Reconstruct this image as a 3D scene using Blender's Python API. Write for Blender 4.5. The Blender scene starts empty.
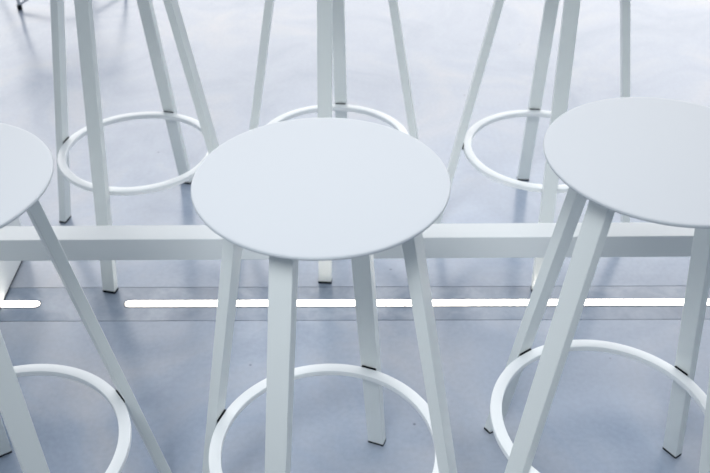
import bpy, bmesh, math
from mathutils import Vector, Matrix

S = bpy.context.scene
C = S.collection
PI = math.pi

# ------------------------------------------------------------------ camera
cam_data = bpy.data.cameras.new('camera')
cam = bpy.data.objects.new('camera', cam_data)
C.objects.link(cam)
S.camera = cam
CAM_H, PITCH, FPX, ROLL = 1.3614, math.radians(36.223), 901.2, 0.0
cam_data.sensor_fit = 'HORIZONTAL'
cam_data.sensor_width = 36.0
cam_data.lens = FPX * 36.0 / 710.0
cam.matrix_world = (Matrix.Translation((0, 0, CAM_H))
                    @ Matrix.Rotation(PI / 2 - PITCH, 4, 'X')
                    @ Matrix.Rotation(ROLL, 4, 'Z'))
cam_data.clip_start = 0.05
cam_data.dof.use_dof = True
cam_data.dof.focus_distance = 1.38
cam_data.dof.aperture_fstop = 7.1

# ------------------------------------------------------------------ world: soft daylight, brightest ahead and overhead
world = bpy.data.worlds.new('daylight')
S.world = world
world.use_nodes = True
nt = world.node_tree
nt.nodes.clear()
tc = nt.nodes.new('ShaderNodeTexCoord')
sep = nt.nodes.new('ShaderNodeSeparateXYZ')
nt.links.new(tc.outputs['Generated'], sep.inputs[0])
ry = nt.nodes.new('ShaderNodeValToRGB')          # behind -> ahead
my = nt.nodes.new('ShaderNodeMapRange')
my.inputs['From Min'].default_value = -1.0
my.inputs['From Max'].default_value = 1.0
nt.links.new(sep.outputs['Y'], my.inputs['Value'])
nt.links.new(my.outputs['Result'], ry.inputs['Fac'])
cr = ry.color_ramp
cr.elements[0].position = 0.10
cr.elements[0].color = (0.24, 0.27, 0.29, 1)
cr.elements[1].position = 0.80
cr.elements[1].color = (0.32, 0.36, 0.42, 1)
e = cr.elements.new(0.5)
e.color = (0.22, 0.27, 0.35, 1)
# a broad bright band (the glazed far side) above the horizon ahead
rz = nt.nodes.new('ShaderNodeValToRGB')
rz.color_ramp.interpolation = 'EASE'
rz.color_ramp.elements[0].position = 0.02
rz.color_ramp.elements[0].color = (0, 0, 0, 1)
rz.color_ramp.elements[1].position = 0.80
rz.color_ramp.elements[1].color = (0, 0, 0, 1)
for p_, v_ in ((0.15, 1.0), (0.60, 1.0)):
    e = rz.color_ramp.elements.new(p_)
    e.color = (v_, v_, v_, 1)
nt.links.new(sep.outputs['Z'], rz.inputs['Fac'])
yb = nt.nodes.new('ShaderNodeMapRange')
yb.interpolation_type = 'SMOOTHSTEP'
yb.inputs['From Min'].default_value = 0.25
yb.inputs['From Max'].default_value = 0.85
nt.links.new(sep.outputs['Y'], yb.inputs['Value'])
mul = nt.nodes.new('ShaderNodeMath')
mul.operation = 'MULTIPLY'
nt.links.new(rz.outputs['Color'], mul.inputs[0])
nt.links.new(yb.outputs['Result'], mul.inputs[1])
mixw = nt.nodes.new('ShaderNodeMix')
mixw.data_type = 'RGBA'
mixw.blend_type = 'MIX'
nt.links.new(mul.outputs[0], mixw.inputs['Factor'])
nt.links.new(ry.outputs['Color'], mixw.inputs['A'])
mixw.inputs['B'].default_value = (3.45, 3.40, 3.40, 1)
bg = nt.nodes.new('ShaderNodeBackground')
bg.inputs['Strength'].default_value = 1.0
nt.links.new(mixw.outputs['Result'], bg.inputs['Color'])
wo = nt.nodes.new('ShaderNodeOutputWorld')
nt.links.new(bg.outputs[0], wo.inputs['Surface'])


def area(name, loc, target, sx, sy, power, col):
    d = bpy.data.lights.new(name, 'AREA')
    d.shape = 'RECTANGLE'
    d.size, d.size_y = sx, sy
    d.energy = power
    d.color = col
    o = bpy.data.objects.new(name, d)
    C.objects.link(o)
    o.location = loc
    o.rotation_euler = (Vector(target) - Vector(loc)).to_track_quat('-Z', 'Y').to_euler()
    return o


# tall window on the right, a little ahead
area('window_daylight', (4.2, 3.2, 1.7), (0.0, 1.5, 0.3), 3.0, 2.4, 32, (0.93, 0.97, 1.0))
# broad added fill above and behind the viewer, brightening the middle of the rows
lamp = area('centre_fill', (-0.55, -0.5, 2.7), (0.03, 1.15, 0.50), 0.9, 0.9, 3.0, (0.95, 0.98, 1.0))
lamp.data.spread = math.radians(38)

vs = S.view_settings
S.display_settings.display_device = 'sRGB'
vs.view_transform = 'Standard'
vs.look = 'None'
vs.exposure = 0.0
vs.gamma = 1.0
vs.use_curve_mapping = False


# ------------------------------------------------------------------ materials
def mat(name, col, rough=0.5, metallic=0.0, spec=0.5):
    m = bpy.data.materials.new(name)
    m.use_nodes = True
    b = m.node_tree.nodes['Principled BSDF']
    b.inputs['Base Color'].default_value = (*col, 1)
    b.inputs['Roughness'].default_value = rough
    b.inputs['Metallic'].default_value = metallic
    b.inputs['Specular IOR Level'].default_value = spec
    return m, m.node_tree, b


def coat(name, col, rough, scale, bump):
    m, t, b = mat(name, col, rough)
    tcn = t.nodes.new('ShaderNodeTexCoord')
    n = t.nodes.new('ShaderNodeTexNoise')
    n.inputs['Scale'].default_value = scale
    n.inputs['Detail'].default_value = 3
    t.links.new(tcn.outputs['Object'], n.inputs['Vector'])
    bp = t.nodes.new('ShaderNodeBump')
    bp.inputs['Strength'].default_value = bump
    bp.inputs['Distance'].default_value = 0.0004
    t.links.new(n.outputs['Fac'], bp.inputs['Height'])
    t.links.new(bp.outputs['Normal'], b.inputs['Normal'])
    return m


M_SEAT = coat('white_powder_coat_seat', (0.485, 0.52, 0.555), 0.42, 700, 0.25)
M_LEG = coat('white_powder_coat_tube', (0.79, 0.83, 0.82), 0.38, 500, 0.12)
M_RING = coat('white_powder_coat_ring', (0.82, 0.85, 0.86), 0.32, 500, 0.10)
M_RAIL = coat('white_lacquered_steel', (0.80, 0.83, 0.83), 0.40, 300, 0.10)
M_RUBBER, _, _ = mat('black_rubber', (0.006, 0.008, 0.013), 0.6, 0.0, 0.15)
M_CHROME, _, _ = mat('steel_wire', (0.55, 0.58, 0.64), 0.3, 0.9)
M_ALU, _, _ = mat('aluminium_profile', (0.10, 0.10, 0.11), 0.4, 0.7)

M_GLOW = bpy.data.materials.new('lit_diffuser')
M_GLOW.use_nodes = True
t = M_GLOW.node_tree
b = t.nodes['Principled BSDF']
b.inputs['Base Color'].default_value = (0.9, 0.9, 0.88, 1)
b.inputs['Emission Color'].default_value = (1.0, 0.94, 0.86, 1)
b.inputs['Emission Strength'].default_value = 9.0


def concrete(name, c0, c1, c2, rough, scale):
    m, t, b = mat(name, c1, rough, 0.0, 0.75)
    L = t.links.new
    tcn = t.nodes.new('ShaderNodeTexCoord')
    n1 = t.nodes.new('ShaderNodeTexNoise')            # broad clouds
    n1.inputs['Scale'].default_value = scale
    n1.inputs['Detail'].default_value = 6
    n1.inputs['Roughness'].default_value = 0.55
    n1.inputs['Distortion'].default_value = 0.8
    mp = t.nodes.new('ShaderNodeMapping')
    mp.inputs['Location'].default_value = (2.74, 4.22, 0)  # offset chosen so the cloud tones also darken the near corners like shade
    L(tcn.outputs['Object'], mp.inputs['Vector'])
    L(mp.outputs['Vector'], n1.inputs['Vector'])
    r1 = t.nodes.new('ShaderNodeValToRGB')
    r1.color_ramp.elements[0].position = 0.30
    r1.color_ramp.elements[0].color = (*c0, 1)
    r1.color_ramp.elements[1].position = 0.72
    r1.color_ramp.elements[1].color = (*c2, 1)
    e = r1.color_ramp.elements.new(0.5)
    e.color = (*c1, 1)
    L(n1.outputs['Fac'], r1.inputs['Fac'])
    n2 = t.nodes.new('ShaderNodeTexNoise')            # fine grain
    n2.inputs['Scale'].default_value = 90
    n2.inputs['Detail'].default_value = 5
    L(tcn.outputs['Object'], n2.inputs['Vector'])
    r2 = t.nodes.new('ShaderNodeMapRange')
    r2.inputs['From Min'].default_value = 0.3
    r2.inputs['From Max'].default_value = 0.7
    r2.inputs['To Min'].default_value = 0.95
    r2.inputs['To Max'].default_value = 1.04
    L(n2.outputs['Fac'], r2.inputs['Value'])
    vo = t.nodes.new('ShaderNodeTexVoronoi')          # a few dark specks
    vo.inputs['Scale'].default_value = 9
    L(tcn.outputs['Object'], vo.inputs['Vector'])
    r3 = t.nodes.new('ShaderNodeMapRange')
    r3.inputs['From Min'].default_value = 0.018
    r3.inputs['From Max'].default_value = 0.04
    r3.inputs['To Min'].default_value = 0.50
    r3.inputs['To Max'].default_value = 1.0
    L(vo.outputs['Distance'], r3.inputs['Value'])
    mm = t.nodes.new('ShaderNodeMath')
    mm.operation = 'MULTIPLY'
    L(r2.outputs['Result'], mm.inputs[0])
    L(r3.outputs['Result'], mm.inputs[1])
    mx = t.nodes.new('ShaderNodeMix')
    mx.data_type = 'RGBA'
    mx.blend_type = 'MULTIPLY'
    mx.inputs['Factor'].default_value = 1.0
    L(r1.outputs['Color'], mx.inputs['A'])
    L(mm.outputs[0], mx.inputs['B'])
    L(mx.outputs['Result'], b.inputs['Base Color'])
    rr = t.nodes.new('ShaderNodeMapRange')
    rr.inputs['To Min'].default_value = rough - 0.06
    rr.inputs['To Max'].default_value = rough + 0.08
    L(n1.outputs['Fac'], rr.inputs['Value'])
    L(rr.outputs['Result'], b.inputs['Roughness'])
    bp = t.nodes.new('ShaderNodeBump')
    bp.inputs['Strength'].default_value = 0.08
    bp.inputs['Distance'].default_value = 0.001
    L(n2.outputs['Fac'], bp.inputs['Height'])
    L(bp.outputs['Normal'], b.inputs['Normal'])
    return m


M_FLOOR = concrete('polished_concrete', (0.265, 0.33, 0.435), (0.36, 0.42, 0.52), (0.48, 0.50, 0.545), 0.19, 2.5)
M_BAND = concrete('dark_polished_inlay', (0.19, 0.24, 0.32), (0.26, 0.315, 0.40), (0.40, 0.45, 0.53), 0.19, 8.0)


# ------------------------------------------------------------------ mesh helpers
def obj(name, bm, m, parent=None, smooth=None):
    bmesh.ops.recalc_face_normals(bm, faces=bm.faces)
    me = bpy.data.meshes.new(name)
    bm.to_mesh(me)
    bm.free()
    me.materials.append(m)
    o = bpy.data.objects.new(name, me)
    C.objects.link(o)
    if parent:
        o.parent = parent
    if smooth is not None:
        for p in me.polygons:
            p.use_smooth = True
        me.set_sharp_from_angle(angle=math.radians(smooth))
    return o


def thing(name, label, cat, loc=(0, 0, 0), rz=0.0, group=None):
    o = bpy.data.objects.new(name, None)
    C.objects.link(o)
    o.empty_display_size = 0.1
    o.location = loc
    o.rotation_euler = (0, 0, rz)
    o['label'] = label
    o['category'] = cat
    if group:
        o['group'] = group
    return o


def box(bm, x0, x1, y0, y1, z0, z1, bev=0.0, seg=2):
    vs_ = [bm.verts.new((x, y, z)) for x in (x0, x1) for y in (y0, y1) for z in (z0, z1)]
    F = [(0, 1, 3, 2), (4, 6, 7, 5), (0, 4, 5, 1), (2, 3, 7, 6), (0, 2, 6, 4), (1, 5, 7, 3)]
    fs = [bm.faces.new([vs_[i] for i in f]) for f in F]
    if bev:
        es = list({e_ for f in fs for e_ in f.edges})
        bmesh.ops.bevel(bm, geom=es, offset=bev, segments=seg, affect='EDGES', profile=0.5)
    return fs


def lathe(bm, prof, n=96, closed=False):
    """spin a profile of (r, z) about the z axis; r = 0 points collapse"""
    rings = []
    for r, z in prof:
        if r < 1e-6:
            rings.append([bm.verts.new((0, 0, z))])
        else:
            rings.append([bm.verts.new((r * math.cos(2 * PI * i / n), r * math.sin(2 * PI * i / n), z)) for i in range(n)])
    prs = list(zip(rings[:-1], rings[1:]))
    if closed:
        prs.append((rings[-1], rings[0]))
    for a, b_ in prs:
        for i in range(n):
            j = (i + 1) % n
            if len(a) == 1 and len(b_) == 1:
                continue
            if len(a) == 1:
                bm.faces.new((a[0], b_[i], b_[j]))
            elif len(b_) == 1:
                bm.faces.new((a[i], b_[0], a[j]))
            else:
                bm.faces.new((a[i], b_[i], b_[j], a[j]))


def loft_rect(bm, secs, bev):
    """sections: list of (centre, u axis, v axis, half u, half v); rounded rectangle swept between them"""
    loops = []
    for c, u, v, hu, hv in secs:
        pts = []
        for su, sv, a0 in ((1, 1, 0), (-1, 1, 90), (-1, -1, 180), (1, -1, 270)):
            for k in range(4):
                a = math.radians(a0 + 30 * k)
                pts.append(c + u * (su * (hu - bev) + bev * math.cos(a)) + v * (sv * (hv - bev) + bev * math.sin(a)))
        loops.append([bm.verts.new(p) for p in pts])
    n = len(loops[0])
    for a, b_ in zip(loops[:-1], loops[1:]):
        for i in range(n):
            j = (i + 1) % n
            bm.faces.new((a[i], a[j], b_[j], b_[i]))
    bm.faces.new(loops[0])
    bm.faces.new(list(reversed(loops[-1])))


def tube(bm, pts, r, n=10):
    pts = [Vector(p) for p in pts]
    loops = []
    for i, p in enumerate(pts):
        d = (pts[min(i + 1, len(pts) - 1)] - pts[max(i - 1, 0)]).normalized()
        u = d.orthogonal().normalized() if i == 0 else (u - d * u.dot(d)).normalized()
        v = d.cross(u)
        loops.append([bm.verts.new(p + (u * math.cos(2 * PI * k / n) + v * math.sin(2 * PI * k / n)) * r) for k in range(n)])
    for a, b_ in zip(loops[:-1], loops[1:]):
        for i in range(n):
            j = (i + 1) % n
            bm.faces.new((a[i], a[j], b_[j], b_[i]))
    bm.faces.new(list(reversed(loops[0])))
    bm.faces.new(loops[-1])


# ------------------------------------------------------------------ floor (a dark inlaid band runs between the rows)
BAND0, BAND1, JOINT = 1.5378, 1.6555, 0.0018
bm = bmesh.new()
box(bm, -9, 9, -3, BAND0 - JOINT, -0.05, 0)
box(bm, -9, 9, BAND1 + JOINT, 14, -0.05, 0)
box(bm, -9, 9, BAND0 - JOINT, BAND1 + JOINT, -0.05, -0.012)
FLOOR_TURN = 0.0045                       # the inlay runs very slightly askew to the view
o = obj('floor', bm, M_FLOOR)
o.rotation_euler.z = FLOOR_TURN
o['kind'] = 'structure'
bm = bmesh.new()
box(bm, -9, 9, BAND0, BAND1, -0.012, 0)
o = obj('trim_1', bm, M_BAND)
o.rotation_euler.z = FLOOR_TURN
o['kind'] = 'structure'

# ------------------------------------------------------------------ bar stool
SEAT_R, RING_R, RING_Z, R_TOP, R_FOOT, SEAT_H = 0.1625, 0.1883, 0.2478, 0.1134, 0.2430, 0.75
SEAT_T = 0.0045


def make_stool(label):
    t = thing('bar_stool', label, 'bar stool', group='white bar stools in two rows')
    # seat: thin disc, rounded rim
    bm = bmesh.new()
    R, h, z1 = SEAT_R, SEAT_T / 2, SEAT_H
    prof = [(0, z1), (R * 0.5, z1), (R * 0.9, z1), (R - 0.005, z1)]
    for k in range(9):
        a = PI / 2 - k * PI / 8
        prof.append((R - h * 0.8 + h * 0.8 * math.cos(a), z1 - h + h * math.sin(a)))
    prof += [(R * 0.8, z1 - 2 * h), (R * 0.4, z1 - 2 * h), (0, z1 - 2 * h)]
    lathe(bm, prof, 160)
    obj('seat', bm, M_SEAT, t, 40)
    # collar under the seat that carries the legs
    bm = bmesh.new()
    zc = z1 - 2 * h
    lathe(bm, [(0.078, zc), (0.102, zc), (0.102, zc - 0.028), (0.099, zc - 0.031), (0.081, zc - 0.031), (0.078, zc - 0.028)], 64, True)
    obj('seat_collar', bm, M_LEG, t, 30)
    # legs
    for k in range(4):
        a = k * PI / 2
        rad = Vector((math.cos(a), math.sin(a), 0))
        tan = Vector((-math.sin(a), math.cos(a), 0))
        zt, zb = z1 - 2 * h - 0.0003, 0.0058
        slope = (R_TOP - R_FOOT) / (SEAT_H - 0.01)
        at = lambda z: rad * (R_FOOT + slope * z) + Vector((0, 0, z))
        bm = bmesh.new()
        loft_rect(bm, [(at(zb), tan, rad, 0.0156, 0.0090), (at(zt), tan, rad, 0.0156, 0.0090)], 0.0014)
        leg = obj('leg', bm, M_LEG, t)
        bm = bmesh.new()
        loft_rect(bm, [(at(0.0), tan, rad, 0.0158, 0.0092), (at(zb), tan, rad, 0.0158, 0.0092)], 0.0014)
        obj('foot_pad', bm, M_RUBBER, leg)
    # foot ring: flat rectangular tube bent to a circle
    bm = bmesh.new()
    r1, r0, za, zb_, bv = RING_R, RING_R - 0.0192, RING_Z, RING_Z - 0.0110, 0.0014
    prof = []
    for cx, cz, a0 in ((r1 - bv, za - bv, 0), (r0 + bv, za - bv, 90), (r0 + bv, zb_ + bv, 180), (r1 - bv, zb_ + bv, 270)):
        for k in range(4):
            a = math.radians(a0 + 30 * k)
            prof.append((cx + bv * math.cos(a), cz + bv * math.sin(a)))
    lathe(bm, prof, 128, True)
    ring = obj('foot_ring', bm, M_RING, t, 20)
    for k in range(4):
        a = k * PI / 2
        bm = bmesh.new()
        rl = R_FOOT + (R_TOP - R_FOOT) / (SEAT_H - 0.01) * RING_Z - 0.0092
        rot = Matrix.Rotation(a, 4, 'Z')
        box(bm, RING_R - 0.0012, rl + 0.0004, -0.0130, 0.0130, RING_Z - 0.010, RING_Z + 0.0012, 0.0005, 1)
        bmesh.ops.transform(bm, matrix=rot, verts=bm.verts)
        obj('rubber_spacer', bm, M_RUBBER, ring)
    return t


def dup(root, label):
    r = root.copy()
    C.objects.link(r)
    r['label'] = label
    for ch in list(root.children):
        c_ = ch.copy()
        C.objects.link(c_)
        c_.parent = r
        for g in list(ch.children):
            d = g.copy()
            C.objects.link(d)
            d.parent = c_
    return r


STOOLS = [
    ((-0.0425, 0.9558), -0.3598, 'white bar stool whose whole round seat is in view, middle of the near row'),
    ((-0.5457, 0.9501), 0.6474, 'white bar stool at the left edge of the near row, half its seat cut off'),
    ((0.4118, 1.0176), -0.9611, 'white bar stool at the right edge of the near row, seat partly cut off'),
    ((-0.5233, 1.8790), -0.2255, 'white bar stool behind the rail at left, its foot ring nearly all in view'),
    ((-0.0525, 1.9194), -0.0778, 'white bar stool behind the rail, middle of the far row, mostly hidden by a seat'),
    ((0.4515, 1.8886), -0.0770, 'white bar stool behind the rail at right, foot ring running behind the right-hand seat'),
]
proto = None
for (x, y), a, lab in STOOLS:
    if proto is None:
        proto = s = make_stool(lab)
    else:
        s = dup(proto, lab)
    s.location = (x, y, 0)
    s.rotation_euler = (0, 0, a)
    if x < -0.53 and y < 1.2:
        [c_ for c_ in s.children if c_.name.startswith('leg')][1].rotation_euler.z = -0.07   # its rear leg stands a touch off square
        [c_ for c_ in s.children if c_.name.startswith('foot_ring')][0].location.z = 0.005   # this ring sits a little higher

# ------------------------------------------------------------------ foot rail between the rows
RY = 1.4678
rail = thing('foot_rail', 'long white square-tube rail on a white end panel between the two rows of stools', 'rail', (-0.840, RY - 0.840 * 0.0105, 0), 0.0105)
X0, X1 = 0.0, 2.10
bm = bmesh.new()
box(bm, X0 - 0.40, X1 + 0.02, -0.0248, 0.0248, 0.248, 0.300, 0.0015)
obj('rail', bm, M_RAIL, rail)
for px in (0.0, X1):
    bm = bmesh.new()
    box(bm, px - 0.025, px + 0.025, -0.34, 0.34, 0.006, 0.2479, 0.0015)
    p = obj('end_panel', bm, M_RAIL, rail)
    bm = bmesh.new()
    box(bm, px - 0.0235, px + 0.0235, -0.338, 0.338, 0.0, 0.006)  # black strip stands in for the shadow gap under the panel
    obj('shadow_gap_strip', bm, M_RUBBER, p)


# ------------------------------------------------------------------ light lines let into the floor
def light_line(x0, x1, label, round0, round1):
    t = thing('floor_light', label, 'floor light', ((x0 + x1) / 2, 1.596 + (x0 + x1) / 2 * 0.0045, 0), 0.0045, 'light lines let into the floor')
    xc = (x0 + x1) / 2

    def stadium(off, zb, zt):
        bm = bmesh.new()
        r = 0.0099 + off
        pts = []
        for sx, a0, rnd in ((1, -90, round1), (-1, 90, round0)):
            xe = (x1 if sx > 0 else x0) - xc
            if rnd:
                cx = xe - sx * 0.0099
                for k in range(13):
                    a = math.radians(a0 + 15 * k)
                    pts.append((cx + r * math.cos(a), r * math.sin(a)))
            else:
                pts += [(xe, -sx * r), (xe, sx * r)]
        vb = [bm.verts.new((x, y, zb)) for x, y in pts]
        vt = [bm.verts.new((x, y, zt)) for x, y in pts]
        n = len(pts)
        for i in range(n):
            bm.faces.new((vb[i], vb[(i + 1) % n], vt[(i + 1) % n], vt[i]))
        bm.faces.new(vt)
        bm.faces.new(list(reversed(vb)))
        return bm
    obj('frame', stadium(0.0034, 0.0, 0.0008), M_ALU, t)
    obj('diffuser', stadium(0.0, 0.0008, 0.0016), M_GLOW, t)
    return t


light_line(-1.10, -0.731, 'short glowing white floor light at the left edge beside the white end panel', False, True)
light_line(-0.5326, 2.60, 'long glowing white floor light running right under the stools', True, True)

# ------------------------------------------------------------------ wire-legged chair far behind at the left
ch = thing('wire_chair', 'thin wire-legged chair far behind at top left, only one dark-tipped foot in frame', 'chair', (-1.260, 3.704, 0), math.radians(30))
def seat_pt(u, v):
    """bent wire shell: u across (-1..1), v from the front edge (0) up the back (1)"""
    hw = 0.225 - 0.03 * v
    if v < 0.5:
        y, z = -0.22 + 0.80 * v, 0.455 - 0.02 * math.sin(PI * v)
    else:
        k = (v - 0.5) / 0.5
        y, z = 0.18 + 0.06 * k, 0.435 + 0.36 * k * k + 0.04 * k
    return Vector((u * hw, y - 0.03 * u * u * (v > 0.5), z + 0.035 * u * u))


bm = bmesh.new()
for i in range(11):
    u = -1 + 0.2 * i
    tube(bm, [seat_pt(u, 0.05 * k) for k in range(21)], 0.0024, 6)
for j in range(15):
    v = j / 14
    tube(bm, [seat_pt(-1 + 0.2 * k, v) for k in range(11)], 0.0024, 6)
obj('wire_shell', bm, M_CHROME, ch, 60)
for sx in (-1, 1):
    for sy in (-1, 1):
        foot = Vector((sx * 0.213, sy * 0.28, 0.012))
        bm = bmesh.new()
        tube(bm, [foot, (sx * 0.205, sy * 0.24, 0.12), (sx * 0.15, sy * 0.12, 0.450)], 0.0065)
        leg = obj('leg', bm, M_CHROME, ch, 60)
        bm = bmesh.new()
        tube(bm, [foot + Vector((0, 0, 0.006)), (sx * 0.13, sy * 0.272, 0.055), (sx * 0.06, sy * 0.262, 0.085), (0.0, sy * 0.258, 0.095)], 0.005)
        obj('brace', bm, M_CHROME, leg, 60)
        bm = bmesh.new()
        tube(bm, [(foot.x, foot.y, 0), (foot.x, foot.y, 0.020)], 0.0095, 14)
        obj('foot_cap', bm, M_RUBBER, leg, 60)
